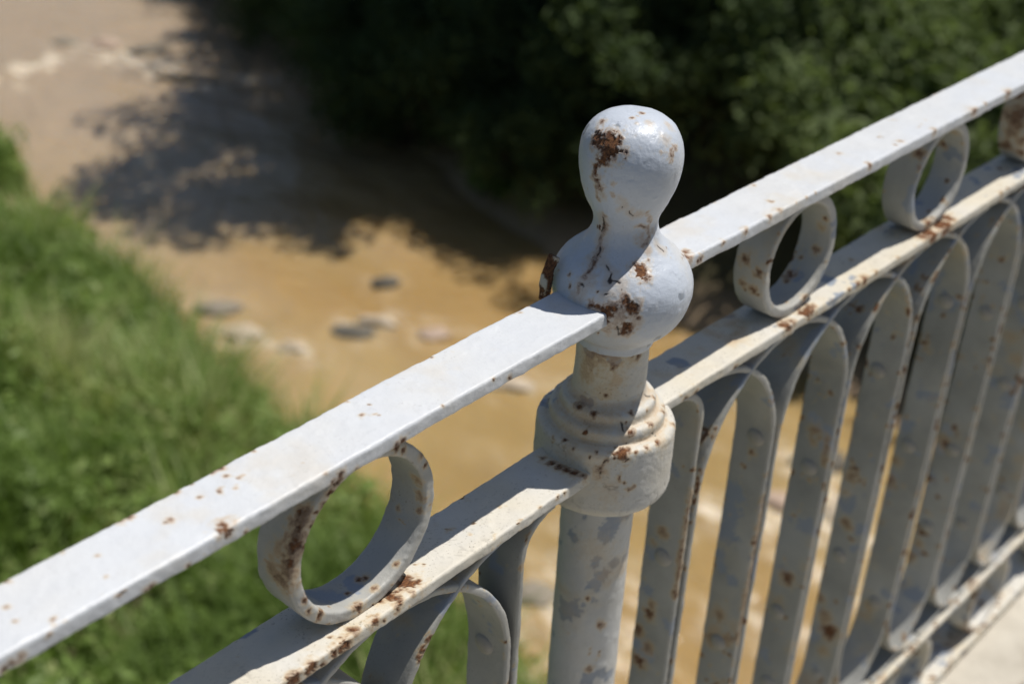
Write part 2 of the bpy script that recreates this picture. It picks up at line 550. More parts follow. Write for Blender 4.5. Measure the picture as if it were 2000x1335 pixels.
# ------------------------------------------------------------------ wear on the metal
def wear(P, Nn, marks=(), cracks=(), streaks=(), chips=(), groove=None, base=0.80, edge=None, dirt=0.3, chip_t=0.72, blue=0.0, grime_shade=0.0, seed=0, crack_amt=0.0, edge_gain=0.12):
    """rust, stain, chipped paint and cracks for points P; marks are pixels turned into points of this surface"""
    n = fbm(P, 75, 5, 100 + seed, 0.62)
    n2 = fbm(P, 190, 4, 140 + seed, 0.62)
    field = 0.62 * n + 0.38 * n2
    field = (field - 0.5) * 2.2 + 0.5
    patch = fbm(P, 11, 3, 40 + seed)
    T = base + 0.05 - 0.40 * (patch - 0.5)
    if edge is not None:
        T = T - edge_gain * edge
    rust = smooth(T, T + 0.05, field)
    stain = smooth(T - 0.13, T + 0.03, field) * 0.75
    och = smooth(0.52, 0.80, fbm(P, 42, 4, 640 + seed)) * smooth(0.45, 0.7, fbm(P, 9, 2, 650 + seed)) * min(0.6, 0.12 + 0.6 * dirt)
    stain = np.maximum(stain, och)
    if groove is not None:
        stain = np.maximum(stain, groove * np.clip(0.15 + 0.75 * field, 0.2, 0.8))
    crack = np.zeros(len(P))
    uv, dep = project(P)
    view = CAM - P
    front = (Nn * view).sum(1) > 0
    f3 = fbm(P, 430, 4, 170 + seed, 0.65)
    rag = 0.45 * (field - 0.5) + 1.5 * (f3 - 0.5)
    def place(px, py):
        dd = (uv[:, 0] - px) ** 2 + (uv[:, 1] - py) ** 2
        dd = np.where(front, dd, 1e9)
        k = np.argmin(dd)
        near = np.where((dd < dd[k] + 20) & front)[0]
        k = near[np.argmin(dep[near])]
        return P[k], dep[k], dd[k]
    for mk in marks:
        x, y, r = mk[:3]
        s = mk[3] if len(mk) > 3 else 1.0
        p, dpt, e = place(x, y)
        if e > (r + 14) ** 2:
            continue
        R = max(1.22 * r * dpt / FPX, 0.0007)
        v = P - p
        v = np.stack([v[:, 0], v[:, 1], np.where(v[:, 2] < 0, v[:, 2] * 0.8, v[:, 2])], 1)
        dist = np.sqrt((v ** 2).sum(1)) / R
        small = smooth(14, 5, r)
        m = 1.0 - dist + rag * 1.35
        near = dist < 4
        if s > 0:
            rust = np.maximum(rust, np.where(near, smooth(0.38 * small, 0.22 + 0.7 * small, m), 0) * min(s, 1))
            halo = smooth(-1.3, 0.25, m + rag) * 0.50 + smooth(-0.25, 0.15, m) * 0.3
            stain = np.maximum(stain, np.where(near, halo, 0))
        else:
            stain = np.maximum(stain, np.where(near, smooth(-0.6, 0.9, m) * abs(s), 0))
    for kind, lst in ((1, cracks), (0, streaks)):
        for pl in lst:
            wpx = pl[0]
            pts = [place(*q) for q in pl[1:]]
            D = np.full(len(P), 9.0)
            W = P + (np.stack([fbm(P, 130, 3, 7 + k) for k in range(3)], 1) - 0.5) * (0.006 if kind else 0.004)
            for a, b in zip(pts[:-1], pts[1:]):
                if ((a[0] - b[0]) ** 2).sum() < 1e-10:
                    continue
                D = np.minimum(D, seg_dist(W, a[0], b[0]))
            wm = wpx * (1.45 if kind else 1.0) * pts[0][1] / FPX
            if kind:
                crack = np.maximum(crack, smooth(wm, wm * 0.45, D))
                stain = np.maximum(stain, smooth(wm * 7, wm, D) * 0.35)
            else:
                m = 1 - D / wm + rag * 1.6
                stain = np.maximum(stain, smooth(-0.9, 0.7, m) * 0.72)
                rust = np.maximum(rust, smooth(0.75, 1.2, m) * 0.75)
    if crack_amt > 0:
        W = P + (np.stack([fbm(P, 90, 3, 17 + k) for k in range(3)], 1) - 0.5) * 0.012
        cf = cells(W, 85, 5 + seed)
        gate = smooth(0.60, 0.70, fbm(P, 26, 3, 71 + seed))
        crack = np.maximum(crack, smooth(0.05, 0.015, cf) * gate * crack_amt)
    cn = fbm(P, 48, 4, 200 + seed, 0.5)
    chip = smooth(chip_t, chip_t + 0.02, (cn - 0.5) * 1.7 + 0.5)
    for x, y, r in chips:
        p, dpt, e = place(x, y)
        if e < (r + 14) ** 2:
            dist = np.sqrt(((P - p) ** 2).sum(1)) / (r * dpt / FPX)
            chip = np.maximum(chip, smooth(0.0, 0.06, 1 - dist + 1.1 * ((cn - 0.5) + 1.2 * (f3 - 0.5))))
    dd = np.clip(dirt + (fbm(P, 20, 3, 300 + seed) - 0.5) * 0.5, 0, 1)
    lift = smooth(0.15, 0.5, stain) * (1 - rust)
    h = (fbm(P, 38, 3, 400 + seed) - 0.5) * 0.0011 + (fbm(P, 210, 3, 410 + seed) - 0.5) * 0.00042
    h = h + smooth(0.60, 0.75, fbm(P, 120, 3, 420 + seed)) * 0.00022
    if edge is not None:
        h = h + edge * (fbm(P, 150, 3, 430 + seed) - 0.55) * 0.0011
    h = h - 0.00055 * rust + rust * (n2 - 0.5) * 0.0010 - 0.00018 * chip + 0.00012 * lift - 0.0003 * crack
    W4 = np.stack([rust, stain, chip, crack], 1)
    gm = np.clip(grime_shade + (fbm(P, 16, 3, 320 + seed) - 0.5) * 0.7 * min(1, grime_shade * 2), 0, 1)
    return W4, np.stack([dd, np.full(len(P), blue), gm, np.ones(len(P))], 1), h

def rounded_section(w, t, r, res):
    """outline of a flat bar: offsets across the width, across the thickness, their normals, nearness to an edge"""
    pts, nrm = [], []
    hw, ht = w / 2 - r, t / 2 - r
    for cx, cz, a0 in ((hw, ht, 0), (-hw, ht, 90), (-hw, -ht, 180), (hw, -ht, 270)):
        for k in range(6):
            a = math.radians(a0 + 90 * k / 5)
            pts.append((cx + r * math.cos(a), cz + r * math.sin(a)))
            nrm.append((math.cos(a), math.sin(a)))
    out, on, ed = [], [], []
    n = len(pts)
    for i in range(n):
        a, b = np.array(pts[i]), np.array(pts[(i + 1) % n])
        na, nb = np.array(nrm[i]), np.array(nrm[(i + 1) % n])
        L = np.hypot(*(b - a))
        k = max(1, int(round(L / res)))
        for j in range(k):
            u = j / k
            out.append(a + (b - a) * u)
            nn = na + (nb - na) * u
            on.append(nn / np.hypot(*nn))
    out, on = np.array(out), np.array(on)
    q = np.stack([w / 2 - np.abs(out[:, 0]), t / 2 - np.abs(out[:, 1])], 1)
    ed = np.clip(1 - np.hypot(q[:, 0], q[:, 1]) / (0.25 * t + r), 0, 1)
    return out, on, ed

def resample(path, step, closed=False):
    path = np.asarray(path, float)
    if closed:
        path = np.vstack([path, path[:1]])
    s = np.concatenate([[0], np.cumsum(np.sqrt((np.diff(path, axis=0) ** 2).sum(1)))])
    n = max(3, int(round(s[-1] / step)))
    u = np.linspace(0, s[-1], n + 1)
    r = np.stack([np.interp(u, s, path[:, k]) for k in range(3)], 1)
    return r[:-1] if closed else r

def sweep(path, w, t, r, step, res, closed=False, wear_kw=None, y_shift=0.0):
    """flat bar along a path that lies in an upright plane; its width runs across the railing"""
    P = resample(path, step, closed)
    if closed:
        T = np.roll(P, -1, 0) - np.roll(P, 1, 0)
    else:
        T = np.gradient(P, axis=0)
    T /= np.linalg.norm(T, axis=1)[:, None]
    A = np.cross(np.cross(T, np.array([0, 1.0, 0])), T)          # width direction
    A /= np.linalg.norm(A, axis=1)[:, None]
    B = np.cross(T, A)                                          # thickness direction
    sec, nr, ed = rounded_section(w, t, r, res)
    n, m = len(P), len(sec)
    V = (P[:, None] + A[:, None] * sec[None, :, 0:1] + B[:, None] * sec[None, :, 1:2]).reshape(-1, 3)
    Nn = (A[:, None] * nr[None, :, 0:1] + B[:, None] * nr[None, :, 1:2]).reshape(-1, 3)
    E = np.tile(ed, n)
    W4, dd, h = wear(V, Nn, edge=E, **(wear_kw or {}))
    V2 = V + Nn * h[:, None]
    I = np.arange(n * m).reshape(n, m)
    J = np.roll(I, -1, 1)
    if closed:
        I2, J2 = np.roll(I, -1, 0), np.roll(J, -1, 0)
    else:
        I2, J2, I, J = I[1:], J[1:], I[:-1], J[:-1]
    q = np.stack([I, J, J2, I2], -1).reshape(-1, 4)
    tri = None
    if not closed:
        c0, c1 = len(V2), len(V2) + 1
        V2 = np.vstack([V2, P[:1], P[-1:]])
        W4 = np.vstack([W4, W4[:1], W4[-1:]])
        dd = np.vstack([dd, dd[:1], dd[-1:]])
        a = np.arange(m)
        b = (a + 1) % m
        l0 = (n - 1) * m
        tri = np.vstack([np.stack([b, a, np.full(m, c0)], 1), np.stack([l0 + a, l0 + b, np.full(m, c1)], 1)])
    return mesh_np('bar', V2, q, tri, {'wear': W4, 'tone3': dd})

def chaikin(p, it=2):
    p = np.asarray(p, float)
    for _ in range(it):
        a = p[:-1] * 0.75 + p[1:] * 0.25
        b = p[:-1] * 0.25 + p[1:] * 0.75
        p = np.vstack([p[:1], np.stack([a, b], 1).reshape(-1, 2), p[-1:]])
    return p

def lathe(prof, ctr, nth, step, wear_kw, it=2, lean=None):
    """prof: (z, r) from below upwards"""
    p = chaikin(prof, it)
    s = np.concatenate([[0], np.cumsum(np.hypot(*np.diff(p, axis=0).T))])
    u = np.linspace(0, s[-1], max(4, int(s[-1] / step)))
    z, r = np.interp(u, s, p[:, 0]), np.interp(u, s, p[:, 1])
    dz, dr = np.gradient(z), np.gradient(r)
    ln = np.hypot(dz, dr) + 1e-12
    nz, nrr = -dr / ln, dz / ln
    th = np.linspace(0, 2 * math.pi, nth, endpoint=False)
    c, sn = np.cos(th), np.sin(th)
    V = np.stack([r[:, None] * c, r[:, None] * sn, z[:, None] + 0 * c], -1).reshape(-1, 3) + np.array([ctr[0], ctr[1], ctr[2] if len(ctr) > 2 else 0])
    if lean is not None:
        off = np.interp(V[:, 2], lean[0], lean[1])
        V[:, 0] += 0.577 * off
        V[:, 1] -= 0.817 * off
    Nn = np.stack([nrr[:, None] * c, nrr[:, None] * sn, nz[:, None] + 0 * c], -1).reshape(-1, 3)
    curv = np.abs(np.gradient(np.arctan2(nz, nrr)) / (step))
    E = np.repeat(np.clip((curv - 120) / 400, 0, 1), nth)
    con = np.clip((-np.gradient(np.arctan2(nz, nrr)) / step - 40) / 220, 0, 1)
    kk = np.exp(-np.linspace(-2, 2, max(3, int(0.006 / step) | 1)) ** 2)
    con = np.clip(np.convolve(con, kk / kk.sum() * 2.2, 'same'), 0, 1)
    W4, dd, h = wear(V, Nn, edge=E, groove=np.repeat(con, nth) * (0.75 if wear_kw.get('dirt', 0) > 0.3 else 0.25), **wear_kw)
    V2 = V + Nn * h[:, None]
    n = len(z)
    I = np.arange(n * nth).reshape(n, nth)
    J = np.roll(I, -1, 1)
    q = np.stack([I[:-1], J[:-1], J[1:], I[1:]], -1).reshape(-1, 4)
    return mesh_np('turned', V2, q, None, {'wear': W4, 'tone3': dd})

# ------------------------------------------------------------------ the railing
rail = bpy.data.objects.new('bridge_railing', None)
COL.objects.link(rail)
rail.location = (0, 0, ZP)
tag(rail, 'rusty pale grey iron railing with ball-topped post and rings along the footbridge edge', 'railing')
def part(name, me, parent=rail, label=None):
    o = obj(name, me, PAINT, parent)
    o.location = -Vector((0, 0, ZP)) if parent is rail else (0, 0, 0)
    if label:
        o['label'] = label
    return o

W1, T1 = 0.0400, 0.0098
W2, T2 = 0.0420, 0.0086
H = 0.1091
# per side: yaw, slope of top rail, slope of second rail, height shift of both at the post
SIDE = {-1: (0.01843, -0.0047, -0.0082, -0.0038, -0.0085), 1: (-0.0188, 0.0055, 0.0058, 0.0038, 0.0085)}
def ptop(s, x):
    a = SIDE[s]
    return np.array([x, a[0] * x, a[3] + a[1] * x])             # on the top face
def psec(s, x):
    a = SIDE[s]
    return np.array([x, a[0] * x, -H + a[4] + a[2] * x])
ZB = -0.6960                                                     # top face of the bottom rail
TB = 0.0086
ZK = -0.8150                                                     # top face of the base rail

# --- turned post
FIN = [(-0.0445, .0228), (-0.0440, .0246), (-0.0405, .0252), (-0.0365, .0262), (-0.0350, .0285), (-0.0320, .0325), (-0.0265, .0375), (-0.0190, .0412), (-0.0100, .0434), (0.0000, .0440), (0.0085, .0414), (0.0155, .0362), (0.0205, .0302), (0.0248, .0254), (0.0295, .0219), (0.0350, .0200), (0.0400, .0196), (0.0445, .0208), (0.0505, .0236), (0.0580, .0270), (0.0665, .0295), (0.0755, .0308), (0.0835, .0309), (0.0900, .0297), (0.0965, .0268), (0.1010, .0228), (0.1045, .0170), (0.1063, .0100), (0.1068, .0030), (0.1068, .0001)]
NECK = [(-0.0800, .0236), (-0.0600, .0234), (-0.0430, .0234)]
COLL = [(-0.1660, .0246), (-0.1620, .0262), (-0.1590, .0300), (-0.1565, .0380), (-0.1525, .0440), (-0.1480, .0458), (-0.1440, .0460), (-0.1200, .0460), (-0.1075, .0459), (-0.1040, .0455), (-0.1022, .0440), (-0.1015, .0412), (-0.1010, .0385), (-0.0995, .0378), (-0.0955, .0380), (-0.0930, .0374), (-0.0918, .0352), (-0.0912, .0322), (-0.0895, .0312), (-0.0860, .0312), (-0.0838, .0302), (-0.0828, .0280), (-0.0815, .0255), (-0.0790, .0240), (-0.0750, .0236), (-0.0745, .0225)]
fin_marks = Z(1110, 200, 5.34, [(330, 420, 60), (460, 430, 70), (395, 450, 70), (390, 570, 50), (340, 590, 50), (255, 730, 34), (280, 820, 36), (290, 345, 58), (350, 345, 45), (420, 380, 75), (500, 385, 55), (430, 470, 85), (370, 540, 60), (450, 560, 45), (300, 625, 52), (265, 690, 38), (262, 770, 36), (300, 890, 40), (250, 420, 40),
                               (1095, 530, 42), (1130, 465, 30), (330, 185, 28), (770, 92, 16), (585, 535, 22), (650, 145, 15), (590, 610, 14)])
fin_marks += Z(1080, 380, 4.45, [(770, 650, 58), (735, 615, 40), (805, 700, 30), (630, 930, 40), (690, 985, 52), (720, 1020, 36), (650, 1160, 45), (600, 1205, 36), (460, 1030, 48), (440, 1100, 44), (520, 1000, 40), (330, 975, 30), (370, 985, 26), (755, 1080, 20), (130, 680, 14), (135, 795, 16), (370, 840, 10), (845, 560, 9), (1150, 520, 16), (560, 1060, 80, -0.7), (480, 1150, 70, -0.7), (700, 1130, 70, -0.55), (350, 560, 80, -0.4), (300, 700, 70, -0.42), (180, 860, 60, -0.4), (790, 390, 50, -0.55), (840, 470, 40, -0.5), (760, 190, 40, -0.45), (430, 240, 50, -0.5), (880, 320, 30, -0.5)])
fin_marks += Z(1110, 200, 5.34, [(450, 320, 60, -0.5), (280, 780, 60, -0.55), (330, 980, 50, -0.45), (460, 985, 26, -0.6), (450, 865, 26, -0.6), (1040, 400, 60, -0.35), (860, 200, 40, -0.4), (1060, 230, 50, -0.4), (360, 1200, 40, -0.5), (990, 510, 18, -0.6), (720, 200, 20, -0.5)])
fin_streaks = [[7, (1178, 425), (1176, 455), (1169, 472), (1167, 492), (1156, 513), (1145, 530), (1138, 542)], [6, (1250, 446), (1266, 446), (1271, 462), (1260, 480)], [5, (1214, 600), (1222, 625), (1235, 625), (1243, 600)], [4, (1128, 555), (1124, 575)], [5, (1160, 330), (1160, 372), (1166, 392)], [4, (1268, 418), (1270, 440)], [5, (1185, 640), (1215, 648), (1240, 640)]]
fin_cracks = [[2.4, (1176, 430), (1175, 455), (1169, 470), (1172, 485), (1166, 495)], [1.9, (1174, 498), (1180, 515), (1195, 527), (1192, 540), (1187, 552)], [1.9, (1195, 537), (1205, 547)], [1.9, (1210, 550), (1214, 565)], [1.9, (1128, 556), (1150, 556), (1149, 548)], [1.8, (1136, 560), (1132, 585)], [1.8, (1175, 577), (1195, 578)], [1.8, (1285, 478), (1300, 490)], [2.0, (1197, 640), (1199, 656)], [1.5, (1205, 390), (1212, 408)], [1.6, (1230, 418), (1240, 425), (1250, 424)]]
post = part('post', lathe([(ZP, .0247), (-0.5, .0247), (-0.1600, .0247)], (0, 0), 150, 0.0016, dict(base=0.95, dirt=0.45, grime_shade=0.35, chip_t=0.78, seed=3,
            chips=Z(1000, 900, 3.07, [(590, 400, 60), (575, 460, 50), (600, 320, 40), (495, 630, 40), (545, 695, 50), (625, 620, 40), (520, 590, 26)]),
            marks=[(1175, 1222, 6), (1145, 1170, 4), (1230, 985, 6), (1150, 1308, 5, 0.5), (1228, 1000, 14, -0.5), (1160, 1080, 30, -0.3), (1190, 1125, 18, -0.4)]), 0), rail, 'grey-painted round post with peeling paint')
finial = part('finial', lathe(FIN, (0, 0), 420, 0.0006, dict(base=0.97, dirt=0.04, blue=0.85, chip_t=0.93, seed=1, crack_amt=0.0, marks=fin_marks, streaks=fin_streaks, cracks=fin_cracks), lean=([-.05, -.036, -.01, .02, .05], [0, .001, .0020, .0012, 0])), post, 'pear-shaped ball finial with rust patches and cracked paint')
part('neck', lathe(NECK, (0, 0), 300, 0.0008, dict(base=0.93, dirt=0.95, grime_shade=0.12, chip_t=0.9, seed=4, marks=Z(1030, 640, 3.709, [(630, 290, 22), (815, 215, 20), (780, 200, 12), (560, 495, 12), (520, 110, 100, -0.75), (450, 230, 90, -0.7), (420, 330, 70, -0.6), (650, 380, 60, -0.5), (640, 180, 80, -0.6), (760, 110, 70, -0.5), (560, 480, 80, -0.4)]))), post, 'cream stained neck between finial and collar')
coll_marks = Z(1030, 640, 3.709, [(690, 890, 42), (650, 900, 26), (730, 870, 24), (740, 735, 26), (765, 745, 18), (360, 555, 26), (465, 625, 24), (905, 690, 22), (1008, 560, 18), (1000, 595, 18), (927, 490, 16), (940, 812, 17), (865, 852, 17), (795, 885, 12), (760, 600, 18), (740, 1170, 18), (780, 1150, 14), (700, 1135, 12), (590, 970, 12), (640, 955, 12), (705, 950, 14), (265, 800, 14), (175, 800, 16), (320, 870, 10), (500, 890, 10), (440, 940, 10), (1070, 690, 16), (880, 605, 10), (515, 1030, 20), (725, 695, 10), (400, 590, 120, -0.45), (300, 700, 110, -0.4), (500, 700, 120, -0.4), (620, 640, 90, -0.45), (880, 420, 70, -0.42), (900, 650, 90, -0.35), (300, 850, 90, -0.4), (450, 920, 90, -0.35), (960, 780, 70, -0.4), (520, 1060, 50, -0.6), (600, 1180, 90, -0.35), (200, 560, 90, -0.35)])
part('collar', lathe(COLL, (0, 0), 420, 0.0007, dict(base=0.95, dirt=0.68, blue=0.4, grime_shade=0.15, chip_t=0.88, seed=2, crack_amt=0.4, marks=coll_marks,
     cracks=[[2.2, (1184, 900), (1174, 912), (1171, 930)], [1.9, (1215, 830), (1228, 868)], [1.7, (1255, 767), (1270, 770)], [1.8, (1148, 870), (1150, 895)], [1.8, (1276, 846), (1284, 850)]],
     streaks=[[5, (1188, 898), (1172, 915), (1170, 935)], [4, (1213, 930), (1215, 945)], [4, (1225, 955), (1240, 950)], [4, (1262, 740), (1250, 760)]]), it=1), post, 'stepped round collar with flaking paint')
# rusty lip of the rail socket behind the finial's bulb
lip = sweep([(-0.0400, 0.0262, -0.012), (-0.0392, 0.0262, 0.000), (-0.0375, 0.0258, 0.009), (-0.0345, 0.0250, 0.0165)], 0.0085, 0.0045, 0.0018, 0.0007, 0.0008, wear_kw=dict(base=0.42, dirt=0.8, seed=9))
part('socket_lip', lip, post, 'rusted lip of the rail socket')

# --- long rails
def bar_path(s, f, x0, x1, dz, amp=0.0006, seed=0):
    xs = np.linspace(x0, x1, max(40, int(abs(x1 - x0) / 0.02)))
    pts = np.array([f(s, x) for x in xs])
    nn = np.stack([xs * 5.5, xs * 0 + seed, xs * 0], 1)
    pts[:, 2] += dz + (fbm(nn, 1.0, 2, 60 + seed) - 0.5) * 2 * amp
    pts[:, 1] += (fbm(nn, 1.0, 2, 80 + seed) - 0.5) * 2 * amp
    return pts

top_l_marks = Z(0, 780, 2.405, [(800, 555, 18), (775, 570, 10), (1060, 590, 34), (1085, 625, 26), (600, 530, 16), (560, 552, 12), (820, 420, 12), (1040, 312, 13), (1000, 325, 10), (15, 830, 15), (460, 725, 9, 0.5), (30, 975, 9, 0.5), (65, 1035, 7, 0.5), (720, 880, 14), (690, 900, 12), (100, 1220, 18), (60, 1240, 16), (20, 1270, 16), (1057, 352, 9), (935, 447, 7), (1195, 232, 6, 0.5), (890, 378, 6), (890, 785, 9), (1160, 635, 10)])
top_l_marks += Z(300, 500, 2.5, [(1020, 766, 9, 0.6), (1075, 765, 8), (1105, 765, 5), (912, 1083, 20), (880, 1105, 14), (1230, 905, 22), (1190, 930, 16), (1000, 1050, 10), (1785, 268, 8, -0.9), (1765, 275, 6, -0.9), (1365, 483, 7), (950, 698, 8, -0.8), (1830, 225, 6), (490, 942, 6, -0.7), (1745, 605, 13), (1670, 612, 8), (840, 1055, 12, -0.8), (1410, 718, 6, 0.5), (1050, 715, 4)])
top_r_marks = Z(1350, 150, 2.428, [(375, 582, 10), (420, 618, 11), (700, 355, 9), (990, 297, 10), (1165, 262, 13), (1515, 82, 20), (1490, 55, 10, -0.8), (265, 740, 14), (855, 418, 11), (378, 660, 12), (165, 790, 9), (50, 875, 12), (1350, 170, 15), (560, 575, 8, -0.8), (510, 595, 5), (300, 505, 6), (1090, 215, 6, -0.8), (1110, 195, 5, -0.7), (1400, 120, 8), (600, 550, 5)])
top_r_marks += [(1343, 497, 8), (1339, 490, 7), (1366, 512, 5)]
sec_l_marks = Z(480, 840, 3.3375, [(1050, 985, 52), (1000, 1110, 26), (1000, 1170, 22), (840, 1225, 30), (700, 1290, 28), (930, 1060, 46), (870, 1090, 30), (1080, 1040, 30, -0.9), (1160, 858, 6), (910, 1250, 14), (1080, 1160, 10), (1230, 600, 20, -0.2)])
sec_l_marks += Z(300, 1150, 5, [(1900, 540, 50), (1860, 580, 40), (1780, 650, 48), (1680, 730, 36), (1570, 770, 50), (1530, 810, 36), (1400, 880, 50), (1350, 910, 36), (1950, 380, 40), (1720, 460, 14)])
sec_l_marks += Z(1030, 640, 3.709, [(110, 935, 26), (165, 965, 32), (220, 990, 34), (280, 1015, 34), (340, 1035, 32), (405, 1055, 26), (240, 1225, 14), (280, 1205, 12), (105, 1282, 11)])
sec_r_marks = Z(1350, 150, 2.428, [(550, 1105, 34), (570, 1080, 22), (450, 1165, 28), (480, 1150, 18), (1180, 690, 48), (1130, 730, 34), (1210, 660, 30), (1100, 745, 22), (830, 960, 20), (800, 985, 14), (760, 1010, 12), (990, 850, 10), (760, 858, 8), (1480, 560, 12), (880, 915, 10)])
sec_r_marks += [(1440, 723, 5), (1365, 770, 5), (1345, 787, 6)]
X_END = 1.715
for s, mk, mk2, far, fw, fs in ((-1, top_l_marks, sec_l_marks, -X_END, -0.85, 'left'), (1, top_r_marks, sec_r_marks, X_END, 0.85, 'right')):
    r1 = sweep(bar_path(s, ptop, 0.030 * s, far, -T1 / 2, 0.0007, 3 if s > 0 else 5), W1, T1, 0.0019, 0.00125, 0.0011, wear_kw=dict(base=1.0, dirt=0.06, chip_t=2, seed=11 + s, marks=mk, edge_gain=0.06))
    part('top_rail', r1, rail, 'flat pale top rail with small rust spots')
    r2 = sweep(bar_path(s, psec, 0.030 * s, far, -T2 / 2, 0.0005, 8 if s > 0 else 9), W2, T2, 0.0017, 0.0013, 0.0012, wear_kw=dict(base=0.95, dirt=0.85, chip_t=0.88, seed=21 + s, marks=mk2, edge_gain=0.13, crack_amt=0.2))
    part('second_rail', r2, rail, 'cream stained flat rail under the rings')
    ex = lambda s_, x: np.array([x, SIDE[s_][0] * x, ZB])
    r3 = sweep(bar_path(s, ex, 0.020 * s, far, -TB / 2, 0.0005, 10), W2, TB, 0.0024, 0.003, 0.0025, wear_kw=dict(base=0.76, dirt=0.85, chip_t=0.8, seed=31 + s))
    part('bottom_rail', r3, rail)
    ex = lambda s_, x: np.array([x, SIDE[s_][0] * x, ZK])
    r4 = sweep(bar_path(s, ex, 0.020 * s, far, -0.009, 0.0005, 12), W2, 0.018, 0.003, 0.003, 0.0025, wear_kw=dict(base=0.74, dirt=0.9, chip_t=0.8, seed=41 + s))
    part('base_rail', r4, rail)

# --- rings between the two upper rails, and their twins between the two lower ones
PITCH = 0.1075
def ring_path(cx, yaw, z0, z1):
    R = (z1 - z0) / 2
    a = np.linspace(0, 2 * math.pi, 160, endpoint=False)
    x = cx + np.cos(a) * R
    return np.stack([x, yaw * x, (z0 + z1) / 2 + np.sin(a) * R], 1)
RT, RW = 0.0080, 0.0270
ring_marks = Z(480, 840, 3.3375, [(340, 580, 70, -0.95), (320, 700, 80, -1.0), (290, 800, 75, -1.0), (260, 900, 75, -1.0), (225, 980, 70, -0.95), (170, 900, 60, -0.75), (200, 760, 50, -0.6), (390, 520, 40, -0.95), (150, 820, 50, -0.5), (310, 760, 36), (275, 880, 30), (330, 650, 30), (300, 720, 26), (270, 850, 20), (360, 560, 26, -0.9), (455, 640, 26), (410, 765, 24), (370, 760, 16), (1035, 130, 28), (990, 118, 30), (610, 315, 34), (585, 440, 34), (540, 500, 24), (1152, 180, 16), (1180, 235, 13), (740, 1160, 30), (395, 1110, 24), (490, 1205, 22), (420, 1185, 18), (1125, 520, 24, -0.9), (1110, 330, 40, -0.8), (1130, 430, 36, -0.8), (975, 860, 14), (770, 945, 20), (735, 960, 16), (985, 510, 20, -0.8), (665, 1045, 12), (1205, 495, 14), (840, 1020, 16)])
ring1_marks = Z(1400, 360, 4.45, [(350, 770, 34), (235, 650, 34), (310, 930, 30), (210, 860, 26), (850, 560, 26), (625, 770, 34), (590, 830, 24), (925, 300, 24), (780, 990, 22), (345, 960, 18), (720, 630, 16), (900, 380, 40, -0.6), (600, 1010, 12)])
ring2_marks = Z(1700, 60, 4.45, [(430, 1080, 24), (410, 1200, 24, -0.8), (620, 990, 22), (720, 900, 40, -0.5)]) + [(1790, 300, 6), (1815, 430, 9)]
ring3_marks = [(1962, 225, 14, -0.9), (1970, 260, 14, -0.9), (1985, 230, 14, 0.6), (1995, 280, 12, -0.9), (1965, 285, 10, 0.6), (1990, 300, 9)]
cent = {1: [0.2034, 0.4165, 0.6300, 0.8435, 1.0570, 1.2705, 1.4840], -1: [-0.2290, -0.5340, -0.7475, -0.9610, -1.1745, -1.3880, -1.6015]}
for s in (-1, 1):
    yaw = SIDE[s][0]
    for k, cx in enumerate(cent[s]):
        near = k < (1 if s < 0 else 4)
        mk = {(-1, 0): ring_marks, (1, 0): ring1_marks, (1, 1): ring2_marks, (1, 2): ring3_marks}.get((s, k), ())
        z1 = ptop(s, cx)[2] - T1 - RT / 2 + 0.0008
        z0 = psec(s, cx)[2] + RT / 2 - 0.0008
        p = ring_path(cx, yaw, z0, z1)
        p[:, 1] += 0.0012
        st = 0.0009 if s < 0 and k == 0 else 0.0014 if near else 0.004
        part('ring', sweep(p, RW, RT, 0.0020, st, 0.0010 if near else 0.003, True, dict(base=0.90, dirt=0.5, grime_shade=0.72, chip_t=0.84, seed=50 + k * 3 + s, marks=mk, edge_gain=0.10)), rail)  # dark tone also paints in the shade under the top rail
        lx = (0.0945 if s > 0 else -0.1045) + s * PITCH * (1 + 2 * k)
        p = ring_path(lx, yaw, ZK + RT / 2 - 0.0008, ZB - TB - RT / 2 + 0.0008)
        part('ring', sweep(p, RW + 0.006, RT, 0.0026, 0.003, 0.003, True, dict(base=0.72, dirt=0.85, chip_t=0.8, seed=90 + k + s)), rail)

# --- balusters: flat bars back to back in pairs, each bowed over at head and foot so that neighbours cross in pointed arches
BT, RAD = 0.0056, 0.102
def baluster_path(x, side, yaw, ztop, zbot, span_top, span_bot, RAD=RAD):
    pts = []
    n = 26
    def arc(zc, sgn, span, rev):
        amax = math.acos(max(-1, 1 - span / RAD)) if span < RAD else math.pi / 2
        out = []
        for i in range(n + 1):
            a = amax * i / n
            out.append((x + side * RAD * (1 - math.cos(a)), 0, zc + sgn * RAD * math.sin(a)))
        return out[::-1] if rev else out
    pts += arc(ztop - RAD, 1, span_top, True)
    for z in np.linspace(ztop - RAD, zbot + RAD, 14)[1:-1]:
        pts.append((x, 0, z))
    pts += arc(zbot + RAD, -1, span_bot, False)
    a = np.array(pts)
    a[:, 1] = yaw * a[:, 0]
    return a
def rivet_mesh(r):
    V, F = [], []
    rings, seg = 4, 12
    for i in range(rings):
        a = math.pi / 2 * i / rings
        for j in range(seg):
            b = 2 * math.pi * j / seg
            V.append((-r * 0.40 * math.sin(a), r * math.cos(a) * math.cos(b), r * math.cos(a) * math.sin(b)))
    V.append((-r * 0.40, 0, 0))
    for i in range(rings - 1):
        for j in range(seg):
            k = (j + 1) % seg
            F.append((i * seg + j, (i + 1) * seg + j, (i + 1) * seg + k, i * seg + k))
    T = [((rings - 1) * seg + j, rings * seg, (rings - 1) * seg + (j + 1) % seg) for j in range(seg)]
    n = len(V)
    return mesh_np('rivet', V, F, T, {'wear': np.tile([0.05, 0.15, 0.25, 0], (n, 1)), 'tone3': np.tile([0.4, 0.2, 0.85, 1], (n, 1))})
